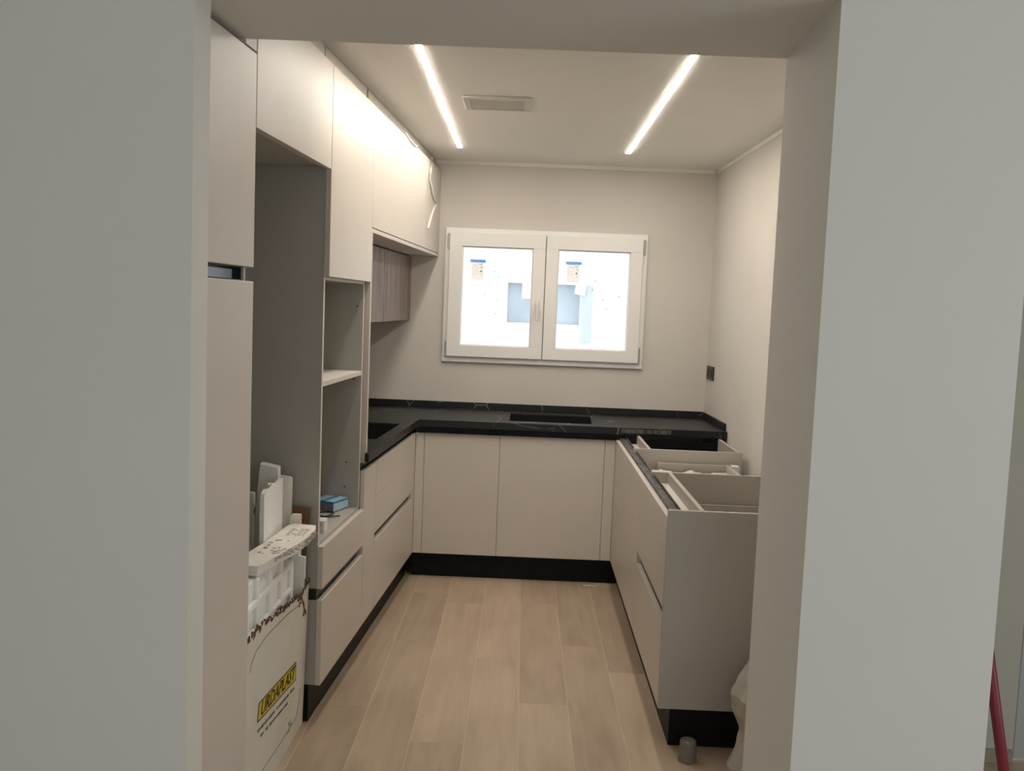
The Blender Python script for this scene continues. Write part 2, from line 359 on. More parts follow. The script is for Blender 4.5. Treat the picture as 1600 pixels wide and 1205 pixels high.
h = BM(); box(h, 1.245, 1.272, -.052, -.0445, 1.515, 1.585, bev=.003); box(h, 1.252, 1.266, -.082, -.052, 1.545, 1.562, bev=.002); box(h, 1.250, 1.268, -.092, -.078, 1.465, 1.565, bev=.004)
o = obj('window_handle', h, WHITE_PLASTIC, win)

# outdoors: pale house across the yard
hs = thing('building', 'white rendered house wall seen through the kitchen window, with a shaded window in it', 'building', at=(1.4, 4.1, -1.0))
pb('facade', hs, FACADE, I4, (-4, 1.0, 4.0, 4.3, -1.5, 6), (1.755, 8, 4.0, 4.3, -1.5, 6), (1.0, 1.755, 4.0, 4.3, 1.79, 6), (1.0, 1.755, 4.0, 4.3, -1.5, 1.375))
pb('far_window', hs, SHADED_GLASS, I4, 1.0, 1.755, 4.06, 4.10, 1.375, 1.79)
pb('far_shutter', hs, BLINDM, I4, 1.757, 1.885, 3.97, 4.0, 1.20, 1.79)
bm = BM(); prism(bm, [(1.705, 3.95, 1.80), (1.811, 3.95, 1.80), (1.795, 3.95, 1.68), (1.69, 3.95, 1.70)], (0, -.02, 0)); obj('added_white_board', bm, FACADE, hs)  # white boards added outdoors for the bright marks in the panes
pb('added_white_board', hs, FACADE, I4, 1.151, 1.27, 3.93, 3.95, 1.63, 1.80)
bm = BM(); box(bm, -6, 10, .3, 4.0, -1.6, -1.5); struct('ground', bm, GROUND)

# ------------------------------------------------------------------ ceiling fittings
def led(x0, x1, y0, y1, label):
    t = thing('ceiling_light', label, 'ceiling light', at=((x0 + x1) / 2, (y0 + y1) / 2, HZ), group='recessed strip lights in the kitchen ceiling')
    pb('diffuser', t, LEDM, I4, x0, x1, y0, y1, HZ - .0026, HZ - .0005)
    pb('light_profile', t, ALU, I4, (x0 - .002, x0 - .0002, y0 - .003, y1 + .003, HZ - .0015, HZ - .0004), (x1 + .0002, x1 + .002, y0 - .003, y1 + .003, HZ - .0015, HZ - .0004))
led(.774, .799, -2.62, -.485, 'left glowing linear strip light set in the kitchen ceiling, beside the air vent')
led(1.710, 1.735, -2.62, -.500, 'right glowing linear strip light set in the kitchen ceiling, nearer the bare right wall')
v = thing('ceiling_vent', 'square white air vent grille in the kitchen ceiling beside the left light strip', 'air vent', at=(1.03, -1.7, HZ))
x0, x1, y0, y1 = .887, 1.176, -1.805, -1.565
pb('vent_frame', v, VENTM, I4, (x0, x1, y0, y0 + .035, HZ - .012, HZ - .0005), (x0, x1, y1 - .02, y1, HZ - .012, HZ - .0005), (x0, x0 + .03, y0 + .035, y1 - .02, HZ - .012, HZ - .0005), (x1 - .03, x1, y0 + .035, y1 - .02, HZ - .012, HZ - .0005), bev=.002)
pb('vent_core', v, VENTG, I4, x0 + .03, x1 - .03, y0 + .035, y1 - .02, HZ - .004, HZ - .0008)
for k in range(6):
    yy = y0 + .047 + k * .029
    bm = BM(); prism(bm, [(x0 + .031, yy, HZ - .005), (x0 + .031, yy + .016, HZ - .011), (x0 + .031, yy + .018, HZ - .010), (x0 + .031, yy + .002, HZ - .0045)], (x1 - x0 - .062, 0, 0)); obj('slat', bm, VENTM, v)

# ------------------------------------------------------------------ left row
BV = .0012
def door(t, name, frame, y0, y1, z0, z1, m=CAB, x=0.0, th=.02, label=None): return pb(name, t, m, frame, x - th, x, y0 + .0015, y1 - .0015, z0, z1, bev=BV, label=label)

# tall cupboard beside the partition
t = thing('tall_cabinet', 'tall cashmere cupboard beside the front partition with black grip channel between two doors', 'cabinet', LF, (-.3, -3.46, 0))
pb('carcass', t, CARC, LF, (-.60, -.022, -3.655 * K, -3.637 * K, .141, 2.165), (-.60, -.022, -3.288 * K, -3.272 * K, .141, 2.165), (-.60, -.022, -3.637 * K, -3.288 * K, .141, .16), (-.60, -.022, -3.637 * K, -3.288 * K, 2.147, 2.165), (-.60, -.59, -3.637 * K, -3.288 * K, .16, 2.147))
door(t, 'door', LF, -3.66 * K, -3.268 * K, .141, 1.584)
door(t, 'door', LF, -3.66 * K, -3.268 * K, 1.622, 2.184)
pb('grip_channel', t, BLK_METAL, LF, (-.06, -.023, -3.636 * K, -3.289 * K, 1.57, 1.588), (-.06, -.05, -3.636 * K, -3.289 * K, 1.588, 1.64), (-.06, -.023, -3.636 * K, -3.289 * K, 1.62, 1.64), (-.05, -.023, -3.302 * K, -3.289 * K, 1.588, 1.62))
pb('blue_strip', t, BLUE_STRIP, LF, -.049, -.0475, -3.634 * K, -3.3025 * K, 1.590, 1.6145, label='pale blue strip in the grip channel')
pb('top_filler', t, CARC, LF, -.045, -.027, -3.655 * K, -3.272 * K, 2.1655, 2.182)
pb('top_filler', t, CEDGE, LF, -.045, -.001, -3.350 * K, -3.270 * K, 2.190, HZ - .002)

# bridging cupboard over the appliance gap
t = thing('bridge_cabinet', 'cashmere cupboard high over the empty appliance gap where the foam is stored', 'cabinet', LF, (-.3, -2.89, 1.99))
pb('carcass', t, CARC, LF, (-.60, -.022, -3.266 * K, -2.51 * K, 2.006, 2.024), (-.60, -.022, -3.266 * K, -3.25 * K, 2.024, 2.348), (-.60, -.022, -2.526 * K, -2.51 * K, 2.024, 2.348), (-.60, -.59, -3.25 * K, -2.526 * K, 2.024, 2.348))
door(t, 'door', LF, -3.266 * K, -2.507 * K, 1.994, 2.350)
pb('bottom_rail', t, CEDGE, LF, -.040, -.0225, -3.25 * K, -2.527 * K, 2.001, 2.0055)
pb('top_filler', t, CARC2, LF, -.045, -.032, -3.266 * K, -2.51 * K, 2.374, HZ - .002)  # filler in a darker tone, its shade put into the colour
pb('shade_strip', t, CARC2, LF, -.045, -.036, -3.266 * K, -2.51 * K, 2.350, 2.373)  # grey strip set in for the shade above the doors

# appliance tower
a, b = -2.5 * K, -1.872 * K
t = thing('oven_cabinet', 'tall cashmere appliance tower with two empty openings above two drawers', 'cabinet', LF, (-.3, -2.19, 0))
pb('side_panel', t, CARC, LF, (-.60, -.021, a, a + .017, .141, .4575), (-.60, -.021, a, a + .017, .5, 2.348), (-.60, -.075, a, a + .017, .4575, .5))
pb('side_panel', t, CARC, LF, -.60, -.021, b - .017, b, .141, 2.348)
pb('side_edge', t, CEDGE, LF, -.0209, -.0200, a, a + .017, .505, 2.348)
pb('side_edge', t, CEDGE, LF, -.0209, -.0200, b - .017, b, .67, 1.61)
pb('back_panel', t, CARC, LF, -.59, -.58, a + .0175, b - .0175, .16, 2.36)
pb('base_shelf', t, CARC, LF, -.579, -.021, a + .0175, b - .0175, .650, .668, label='dusty base board of the lower opening')
s_ = pb('shelf', t, CEDGE, LF, -.579, -.021, a + .0175, b - .0175, 1.232, 1.251, bev=.001)
pb('top_shelf', t, CARC, LF, -.579, -.021, a + .0175, b - .0175, 1.612, 1.63)
pb('top_shelf_edge', t, CEDGE, LF, -.0209, -.0195, a + .0175, b - .0175, 1.612, 1.6215)
pb('grip_channel', t, BLK_METAL, LF, (-.074, -.0225, a - .001, b, .4585, .4995))
door(t, 'door', LF, -2.505 * K, -1.850 * K, 1.6232, 2.350)
door(t, 'drawer_front', LF, -2.505 * K, -1.853 * K, .4994, .6565)
door(t, 'drawer_front', LF, -2.505 * K, -1.853 * K, .141, .4581)
pb('cover_panel', t, CAB, LF, -.60, 0, -1.848 * K, -1.830 * K, .853, 1.8285, bev=BV)
pb('top_filler', t, CARC2, LF, -.045, -.032, a, b, 2.374, HZ - .002)
pb('shade_strip', t, CARC2, LF, -.045, -.036, a, b, 2.350, 2.373)
for (xx, zz) in ((-.045, 1.52), (-.052, 1.215), (-.075, .86), (-.08, .755), (-.30, .86)):
    bm = BM(); c = b - .0171
    prism(bm, [(xx + .0035 * math.cos(k * math.pi / 4), c, zz + .0035 * math.sin(k * math.pi / 4)) for k in range(8)], (0, -.0012, 0)); obj('screw_cap', bm, DARKPLASTIC, t, LF)

# wall cupboard over the worktop
t = thing('wall_cabinet', 'cashmere wall cupboard above the worktop reaching the window wall, white cable hanging on it', 'cabinet', LF, (-.3, -.92, 1.83))
pb('carcass', t, CAB, LF, (-.60, -.0215, -1.846 * K, -.004, 1.830, 1.849), (-.60, -.0215, -1.846 * K, -1.83 * K, 1.849, 2.348), (-.60, -.0215, -.022, -.004, 1.849, 2.348), (-.60, -.59, -1.83 * K, -.022, 1.849, 2.348))
pb('bottom_lip', t, CAB, LF, -.0214, -.001, -1.846 * K, -.004, 1.830, 1.848, bev=BV)
door(t, 'door', LF, -1.848 * K, -.519 * K, 1.8515, 2.350)
door(t, 'door', LF, -.515 * K, -.003, 1.8515, 2.350)
pb('top_filler', t, CARC2, LF, -.045, -.032, -1.846 * K, -.004, 2.374, HZ - .002)
pb('shade_strip', t, CARC2, LF, -.045, -.036, -1.846 * K, -.004, 2.350, 2.373)
wood = thing('extractor_cabinet', 'short walnut-veneered extractor cupboard tucked under the cashmere wall cupboard', 'cabinet', LF, (-.38, -.92, 1.437))
pb('carcass', wood, WALNUT, LF, -.595, -.186, -1.826 * K, -.004, 1.440, 1.826)
door(wood, 'door', LF, -1.826 * K, -.803 * K, 1.436, 1.822, WALNUT, x=-.165)
door(wood, 'door', LF, -.799 * K, -.003, 1.436, 1.822, WALNUT, x=-.165)

# base run, left leg
t = thing('base_cabinet', 'left base cupboard beside the appliance tower, one deep drawer below a slot grip', 'cabinet', LF, (-.3, -1.2, .141))
y0, y1, ya, yb = -1.866 * K, -.6245 * K, -1.640 * K, -.700 * K
pb('carcass', t, CARC, LF, -.60, -.022, -1.829 * K, y1, .143, .80)
door(t, 'filler_panel', LF, y0, ya, .141, .8215)
door(t, 'drawer_front', LF, ya, yb, .498, .8215)
door(t, 'drawer_front', LF, ya, yb, .141, .462)
door(t, 'filler_panel', LF, yb, y1, .141, .8215)
pb('grip_channel', t, BLK_METAL, LF, (-.0215, -.0202, ya, yb, .455, .505))
pb('top_channel', t, BLK_METAL, LF, -.045, -.028, -1.829 * K, y1 - .02, .801, .858)
bm = BM(); box(bm, .0002, .0006, ya + .012, ya + .0135, .668, .802); box(bm, .0002, .0006, ya + .012, ya + .47, .6665, .668); obj('film_edge', bm, CARC, t, LF)
# base run, back leg
t = thing('sink_base_cabinet', 'wide cashmere base cupboard under the window with two plain doors', 'cabinet', I4, (1.16, -.3, .141))
pb('carcass', t, CARC, I4, .665, 1.665, -.598, -.03, .143, .80)
for x0, x1, nm in ((.6055, .6545, 'filler_panel'), (.6562, 1.0753, 'door'), (1.0769, 1.6598, 'door'), (1.6618, 1.7195, 'filler_panel')):
    bm = BM(); box(bm, x0, x1, -.6236, -.6036, .141, .8249, bev=BV); obj(nm, bm, CAB, t)
pb('top_channel', t, BLK_METAL, I4, .60, 1.73, -.597, -.580, .801, .858)
# base run, right leg, open on top
t = thing('open_base_cabinet', 'right base unit with no worktop on it, dividers and rails showing, big end panel toned darker for shade', 'cabinet', RF, (.3, -1.6, .141))
yn = -2.5725
pb('end_panel', t, CARC2, RF, 0, .59, yn, yn + .018, .141, .8575, bev=BV, label='big plain end panel facing the front room')  # cashmere panel given a darker tone, shade put into the colour
for yy, xr, tp in ((-1.802, .586, .858), (-1.132, .586, .858)):
    pb('divider', t, CARC2, RF, .040, xr, yy, yy + .016, .15, tp, bev=.0006)
pb('corner_shade_panel', t, BLACK, RF, .112, .586, -.640, -.628, .15, .835, label='side of the back run, painted black for the deep shade in the corner')  # black stands in for shade on the side of the back run
pb('back_panel', t, CARC2, RF, (.556, .572, -2.55, -1.803, .15, .60), (.556, .572, -1.785, -1.133, .15, .60))
pb('back_rail', t, CARC2, RF, .561, .577, -1.115, -.645, .70, .858)
pb('base_board', t, CARC2, RF, .04, .586, -2.55, -.65, .141, .1495)
for p0, p1 in ((-2.5535, -1.803), (-1.115, -.645)):
    pb('front_rail', t, CARC2, RF, .113, .130, p0, p1, .760, .858, bev=.0006)
    pb('front_rail_shelf', t, CEDGE, RF, .059, .1125, p0, p1, .798, .812)
for p0, p1, tp in ((-2.55, -1.805, .730), (-1.784, -1.134, .795)):
    d = pb('drawer_box', t, CARC2, RF, (.16, .50, p1 - .026, p1 - .012, .52, tp), (.16, .50, p0 + .012, p0 + .026, .52, tp), (.50, .516, p0 + .012, p1 - .012, .52, tp), (.16, .50, p0 + .026, p1 - .026, .52, .53))
dd = pb('bracket', t, WHITE_PLASTIC, RF, .52, .555, -1.22, -1.16, .745, .80, label='small white plastic bracket')
pb('top_channel', t, SCRATCHED, RF, (.0205, .058, -2.552, -.60, .832, .836), (.0205, .024, -2.552, -.60, .79, .832), (.0205, .0235, -2.552, -.60, .836, .842), (.054, .058, -2.552, -.60, .836, .846), label='scratched black grip profile along the top')
door(t, 'filler_panel', RF, -1.185, -.6225, .141, .829, x=.0202)
door(t, 'drawer_front', RF, -1.778, -1.187, .141, .829, x=.0202)
door(t, 'drawer_front', RF, -2.554, -1.780, .501, .829, x=.0202)
door(t, 'drawer_front', RF, -2.554, -1.780, .141, .449, x=.0202)
pb('grip_channel', t, BLK_METAL, RF, .0205, .0215, -2.554, -1.780, .44, .51)
# door panels stand in front of x=0: shift is built in by the frame
# ------------------------------------------------------------------ kick boards
def kick(label, frame, *d): return tag(pb('toe_kick', None, BLACK, frame, *d), label, 'toe kick', 'black kick boards under the base units')
kick('black kick board under the left run of cupboards', LF, (-.061, -.045, -2.497 * K, -.59 * K, .0005, .140), (-.55, -.061, -2.497 * K, -2.485 * K, .0005, .140))
kick('black kick board across the back under the window cupboards', I4, .600, 1.766, -.578, -.562, .0005, .1405)
kick('black kick board under the right base unit, turning the end corner', RF, (.045, .061, -2.555, -.585, .0005, .1400), (.061, .55, -2.555, -2.540, .0005, .1400))

# ------------------------------------------------------------------ worktop
def lf(x, y): p = LF @ Vector((x, y, 0)); return (p.x, p.y)
out = [lf(.0187, -1.88 * K), lf(.001, -1.88 * K), lf(.001, -1.829 * K), lf(-.618, -1.829 * K), (lf(-.618, 0)[0], -.002), (2.318, -.002), (2.329, -.642)]
ic = lf(.0187, 0)[0] - .0595 * .642
out.append((ic, -.642))
hole1 = [lf(-.535, -1.46 * K), lf(-.043, -1.46 * K), lf(-.043, -.868 * K), lf(-.535, -.868 * K)]
hole2 = [(1.12, -.542), (1.595, -.542), (1.612, -.168), (1.128, -.162)]
hole2 = [(1.12, -.54), (1.59, -.54), (1.605, -.17), (1.125, -.163)]
bm = BM(); es = []
loops = []
for lp in (out, hole1, hole2):
    vs = [bm.verts.new((x, y, .900)) for x, y in lp]; loops.append(vs)
    es += [bm.edges.new((vs[i], vs[(i + 1) % len(vs)])) for i in range(len(vs))]
r = bmesh.ops.triangle_fill(bm, use_beauty=True, use_dissolve=False, edges=es)
fs = [g for g in r['geom'] if isinstance(g, bmesh.types.BMFace)]
ex = bmesh.ops.extrude_face_region(bm, geom=fs)
bmesh.ops.translate(bm, vec=(0, 0, -.038), verts=[g for g in ex['geom'] if isinstance(g, bmesh.types.BMVert)])
wt = thing('worktop', 'black veined stone worktop on the left and back base cupboards, with two cut-outs', 'worktop', I4, (.9, -.3, .862))
obj('slab', bm, STONE, wt)
pb('apron', wt, STONE_DARKENED, I4, ic + .002, 1.735, -.641, -.6255, .8275, .8615, label='black front apron under the window run')
pb('upstand', wt, STONE, I4, .05, 2.308, -.014, -.002, .9005, .9405)
pb('upstand', wt, STONE, WF, -.0145, -.002, -.60, -.015, .9005, .9405)
pb('cut_end_strip', wt, SCRATCHED, I4, 1.742, 2.02, -.648, -.6425, .872, .894, label='rough saw-cut end of the stone')
# sink, and a black liner added for the dark inside of the hob cut-out
def tray(name, lab, cat, pts, top, depth, m):
    bm = BM(); c = Vector((sum(p[0] for p in pts) / 4, sum(p[1] for p in pts) / 4))
    def ring(z, s): return [bm.verts.new((c.x + (p[0] - c.x) * s, c.y + (p[1] - c.y) * s, z)) for p in pts]
    r1 = ring(top, .990); r2 = ring(top - depth, .95); r3 = ring(top - depth - .004, .96); r4 = ring(top, .9985)
    for A, B in ((r1, r2), (r3, r4), (r4, r1)):
        for i in range(4): bm.faces.new((A[i], A[(i + 1) % 4], B[(i + 1) % 4], B[i]))
    bm.faces.new(r2); bm.faces.new(r3)
    return bm, c
bm, c = tray('sink', '', '', hole2, .893, .084, BLK_METAL)
sk = thing('sink', 'black undermounted sink in the worktop below the window', 'sink', I4, (c.x, c.y, .80)); obj('bowl', bm, BLACK, sk)
bm = BM(); lathe(bm, [(.001, .8125), (.03, .8125), (.034, .810)], c.x, c.y, 20); obj('drain', bm, DARKPLASTIC, sk)
bm, c = tray('hob', '', '', hole1, .893, .082, BLACK)
hb = thing('hob_hole_liner', 'black liner added for the dark inside of the hob cut-out on the left worktop', 'hob', I4, (c.x, c.y, .80)); obj('tray', bm, BLACK, hb)
q = lf(-.075, -1.16 * K)
pb('clip', hb, STEEL, I4, q[0] - .008, q[0] + .008, q[1] - .004, q[1] + .004, .812, .86, label='small metal fixing clip')

# ------------------------------------------------------------------ socket on the right wall
t = thing('wall_socket', 'black double power socket on the right wall above the worktop corner', 'socket', WF, (0, -.13, 1.19))
pb('face_plate', t, SOCKET, WF, -.009, 0, -.222, -.045, 1.150, 1.232, bev=.001)
for yy in (-.178, -.090):
    bm = BM(); prism(bm, [(-.0092, yy + .026 * math.cos(k * math.pi / 8), 1.191 + .026 * math.sin(k * math.pi / 8)) for k in range(16)], (-.001, 0, 0)); obj('socket_insert', bm, SOCKET2, t, WF)

# ------------------------------------------------------------------ white cable on the wall cupboard
bm = BM(); P = [(-.432, 2.362), (-.415, 2.318), (-.45, 2.278), (-.458, 2.231), (-.39, 2.183 + .02), (-.328, 2.183 - .02), (-.235, 2.147), (-.213, 2.13), (-.241, 2.11), (-.338, 2.062), (-.426, 1.998), (-.46, 1.965)]
tube(bm, [(.006, y * K, z) for y, z in P], .0068, 6); tag(obj('loose_cable', bm, CABLEW, None, LF, smooth=True), 'loose white cable dangling down the face of the wall cupboard near the window', 'cable')
bm = BM(); tube(bm, [(.004, -1.20 * K, 2.361), (.008, -1.09 * K, 2.345), (.008, -.95 * K, 2.340), (.004, -.87 * K, 2.352)], .004, 6); tag(obj('highlight_strip', bm, CABLEW, None, LF, smooth=True), 'short white strip put in for small highlights along the top edge of the wall cupboard', 'cable')  # white strip put in for small highlights on the door top edge

# ------------------------------------------------------------------ carton with foam packing
ct = thing('carton', 'torn white carton with yellow label, filled with foam, standing in the appliance gap', 'carton', I4, (.30, -2.85, 0))
def cx(y, z): return .4335 + .026 * z + (y + 2.51) * .012
ye, yf = -2.512, -3.24
top = [(-3.24, .575), (-3.20, .583), (-3.178, .570), (-3.15, .588), (-3.12, .570), (-3.09, .585), (-3.05, .566), (-3.02, .570), (-2.99, .553), (-2.957, .560), (-2.92, .546), (-2.88, .556), (-2.85, .540), (-2.82, .546), (-2.79, .532), (-2.76, .541), (-2.73, .53), (-2.70, .538), (-2.67, .525), (-2.655, .505), (-2.64, .520), (-2.61, .512), (-2.595, .525), (-2.56, .53), (-2.535, .535), (-2.512, .540)]
bm = BM(); prism(bm, [(cx(y, z), y, z) for y, z in [(yf, .001)] + top + [(ye, .001)]], (-.005, 0, 0)); obj('front_wall', bm, CARTON, ct)
pb('side_wall', ct, CARTON, I4, .15, .428, -2.517, -2.512, .001, .52)
pb('side_wall', ct, CARTON, I4, .15, .420, -3.24, -3.235, .001, .55)
pb('back_wall', ct, CARTON, I4, .145, .150, -3.24, -2.512, .001, .55)
pb('bottom', ct, CARTON, I4, .15, .425, -3.235, -2.517, .001, .006)
# ragged core showing along the tear
bm = BM(); rr = random.Random(3)
for i in range(len(top) - 1):
    (ya_, za), (yb_, zb_) = top[i], top[i + 1]
    for s in range(3):
        f = (s + rr.random()) / 3; y = ya_ + (yb_ - ya_) * f; z = za + (zb_ - za) * f; e = rr.uniform(.006, .016)
        prism(bm, [(cx(y, z) + .0015, y - e * rr.uniform(.5, 1), z - e * .8), (cx(y, z) + .0015, y + e * rr.uniform(.5, 1), z - e * rr.uniform(.1, .9)), (cx(y, z) + .0015, y + rr.uniform(-.3, .3) * e, z + e * .45)], (-.004, 0, 0))
for (y, z) in [(-2.61, .50), (-2.63, .492), (-2.645, .487), (-2.60, .485), (-2.585, .474), (-2.575, .462), (-2.57, .450), (-2.56, .438), (-2.575, .432), (-2.545, .428), (-2.625, .505)]:
    e = rr.uniform(.008, .014)
    prism(bm, [(cx(y, z) + .0015, y - e, z - e * .3), (cx(y, z) + .0015, y + e * .6, z - e), (cx(y, z) + .0015, y + e * .2, z + e * .8)], (-.002, 0, 0))
o = obj('torn_edge', bm, TORN, ct); o['kind'] = 'stuff'; o['label'] = 'ragged brown torn edge of the carton'
def strip(bm, pts, wd, dx=.0012):
    for (ya_, za), (yb_, zb_) in zip(pts, pts[1:]):
        d = Vector((0, yb_ - ya_, zb_ - za)).normalized(); n = Vector((0, -d.z, d.y)) * wd / 2
        A = Vector((cx(ya_, za) + dx, ya_, za)); B = Vector((cx(yb_, zb_) + dx, yb_, zb_))
        prism(bm, [A - n, B - n, B + n, A + n], (-.0008, 0, 0))
bm = BM()
strip(bm, [(-3.21, .47), (-3.19, .495), (-3.15, .512), (-3.05, .520), (-2.926, .514), (-2.80, .506), (-2.66, .488)], .0025); obj('crease', bm, CREASE, ct); bm = BM()
strip(bm, [(-3.19, .095), (-3.03, .086), (-2.90, .078), (-2.77, .071), (-2.619, .066), (-2.59, .10), (-2.57, .16)], .0022)
obj('crease', bm, CREASE, ct)
# label and print
bm = BM(); lab = [(-3.108, .276), (-2.652, .222), (-2.656, .287), (-3.10, .331)]
prism(bm, [(cx(y, z) + .0012, y, z) for y, z in lab], (-.0009, 0, 0)); lb = obj('label', bm, YELLOW, ct); lb['label'] = 'yellow rectangular label reading URDAPLAST'
bm = BM(); strip(bm, [(-3.108, .276), (-2.652, .222), (-2.656, .287), (-3.10, .331), (-3.108, .276)], .0035, .0018); WORLD[lb.name] = WORLD[ct.name]; obj('label_border', bm, BROWNINK, lb)
def text(body, size, y, z, slope, xs, m, parent, name, off=.002, off_shear=.25):
    cu = bpy.data.curves.new(name, 'FONT'); cu.body = body; cu.size = size; cu.extrude = .0004; cu.shear = off_shear; cu.offset = .0005 if size > .03 else .0002
    cu.resolution_u = 2; cu.align_x = 'CENTER'; cu.align_y = 'CENTER'
    o = bpy.data.objects.new(name, cu); COL.objects.link(o); bpy.context.view_layer.update()
    me = bpy.data.meshes.new_from_object(o.evaluated_get(bpy.context.evaluated_depsgraph_get())); bpy.data.objects.remove(o)
    bm = BM(); bm.from_mesh(me)
    bm.transform(Matrix.Diagonal((xs, 1, 1, 1)))
    M = Matrix(((0, 0, 1, 0), (1, 0, 0, 0), (0, 1, 0, 0), (0, 0, 0, 1)))   # text x -> +y, text y -> +z, text z -> +x
    bm.transform(Matrix.Translation((cx(y, z) + off, y, z)) @ Matrix.Rotation(slope, 4, 'X') @ M)
    for v_ in bm.verts: v_.co.x += cx(v_.co.y, v_.co.z) - cx(y, z)
    me.materials.clear()
    return obj(name, bm, m, parent)
SL = math.atan2(-.049, .452)
text('URDAPLAST', .062, -2.878, .2785, SL, 1.22, BROWNINK, lb, 'label_text')
bm = BM(); rr = random.Random(21)
for (ya0, za0, ln, hh) in ((-3.10, .244, .44, .010), (-3.085, .216, .33, .009)):
    y = 0.0
    while y < ln:
        l = rr.uniform(.006, .016)
        if rr.random() < .86: strip(bm, [(ya0 + y, za0 - y * .108), (ya0 + y + l, za0 - (y + l) * .108)], hh * rr.uniform(.55, 1))
        y += l + rr.uniform(.002, .007)
o = obj('faded_print', bm, INK, ct); o['kind'] = 'stuff'
bm = BM(); strip(bm, [(-2.715, .062), (-2.705, .082), (-2.69, .095)], .003); strip(bm, [(-2.705, .082), (-2.72, .098)], .003); strip(bm, [(-2.735, .066), (-2.70, .062)], .002); strip(bm, [(-2.69, .07), (-2.675, .078)], .003)
obj('stamp_mark', bm, INK, ct)

def rough(bm, amt, cuts=3, seed=1):
    """cut edges up and jitter so the foam edges are not dead straight"""
    bmesh.ops.triangulate(bm, faces=[f for f in bm.faces if len(f.verts) > 4])
    bmesh.ops.subdivide_edges(bm, edges=bm.edges[:], cuts=cuts, use_grid_fill=True)
    rr = random.Random(seed)
    for v_ in bm.verts: v_.co += Vector((rr.uniform(-amt, amt), rr.uniform(-amt, amt), rr.uniform(-amt, amt)))
FG = 'polystyrene packing pieces in the appliance gap'
def foam(name, label, bm, m=FOAM, at=(.35, -2.8, .4), jit=.0009, cuts=2, seed=1):
    if jit: rough(bm, jit, cuts, seed)
    return tag(obj(name, bm, m, None, I4, at=at), label, 'foam', FG)
bm = BM(); prism(bm, [(.283, -2.585, .962), (.347, -2.585, .950), (.352, -2.585, .5), (.262, -2.585, .5), (.270, -2.585, .79), (.276, -2.585, .885)], (0, .036, .004))
foam('foam_slab', 'tallest polystyrene slab, standing upright above all the others against the tower side', bm, at=(.31, -2.57, .5), seed=2)
bm = BM(); prism(bm, [(.367, -2.829, .5), (.367, -2.829, .895), (.367, -2.822, .909), (.367, -2.789, .917), (.367, -2.743, .910), (.367, -2.741, .922), (.367, -2.732, .928), (.367, -2.722, .925), (.367, -2.697, .910), (.367, -2.655, .914), (.367, -2.593, .919), (.367, -2.588, .5)], (-.014, 0, 0))
foam('foam_sheet', 'upright polystyrene sheet with a notched top edge in front of the tallest slab', bm, at=(.36, -2.7, .5), jit=.0006, seed=3)
bm = BM(); prism(bm, [(.300, -2.543, .918), (.375, -2.543, .914), (.384, -2.543, .908), (.380, -2.543, .88), (.383, -2.543, .85), (.378, -2.543, .79), (.378, -2.543, .45), (.300, -2.543, .45)], (0, .020, 0))
foam('foam_sheet', 'grubby polystyrene board with a worn edge, furthest back beside the tower side panel', bm, FOAM2, at=(.34, -2.53, .45), seed=4)
bm = BM(); prism(bm, [(.386, -2.562, .45), (.386, -2.562, .778), (.395, -2.562, .785), (.424, -2.562, .785), (.426, -2.562, .45)], (0, .014, 0)); 
foam('foam_block', 'small cream polystyrene block sticking up behind the flat slab', bm, FOAM2, at=(.4, -2.555, .45), jit=.0005, seed=5)
# flat slab lying across the top
up = [(.345, -3.09, .748), (.355, -2.998, .752), (.358, -2.936, .752), (.372, -2.83, .752), (.382, -2.687, .754), (.391, -2.61, .756), (.407, -2.580, .756), (.486, -2.600, .758), (.494, -2.634, .755), (.494, -2.717, .755), (.487, -2.79, .752), (.480, -2.844, .752), (.466, -2.91, .751), (.450, -2.982, .750), (.436, -3.05, .749), (.424, -3.093, .748)]
bm = BM(); prism(bm, up, (-.004, 0, -.030)); sl_ = foam('foam_slab', 'flat cream polystyrene slab with grey print lying tilted across the top of the carton', bm, FOAM2, at=(.42, -2.85, .73), jit=.0007, cuts=2, seed=6)
bm = BM(); rr = random.Random(9)
for row in range(5):
    y = -2.66 - row * .022
    x = .418
    while x < .475:
        l = rr.uniform(.008, .02); 
        if rr.random() < .85: box(bm, x, min(x + l, .478), y, y + .004, .7565, .7578)
        x += l + .004
for k in range(22):
    x = rr.uniform(.385, .462); y = rr.uniform(-2.97, -2.80)
    if x < .455 + (y + 2.97) * .17: box(bm, x, x + rr.uniform(.004, .015), y, y + rr.uniform(.002, .004), .7525, .7545)
o = obj('printed_text', bm, PRINTG, sl_); o['kind'] = 'stuff'
bm = BM()
for k in range(70):
    f = rr.random(); y = -3.0 + .37 * f; x = .447 + (.052 * min(1, f * 1.9) if f < .53 else .0495 - .001)
    z = .7535 - rr.random() * .018; e = rr.uniform(.002, .005)
    prism(bm, [(x - e, y - e, z), (x + e * .8, y + e, z - e), (x + e * .5, y, z + e)], (.002, 0, .001))
o = obj('dirt_specks', bm, PRINTG, sl_); o['kind'] = 'stuff'
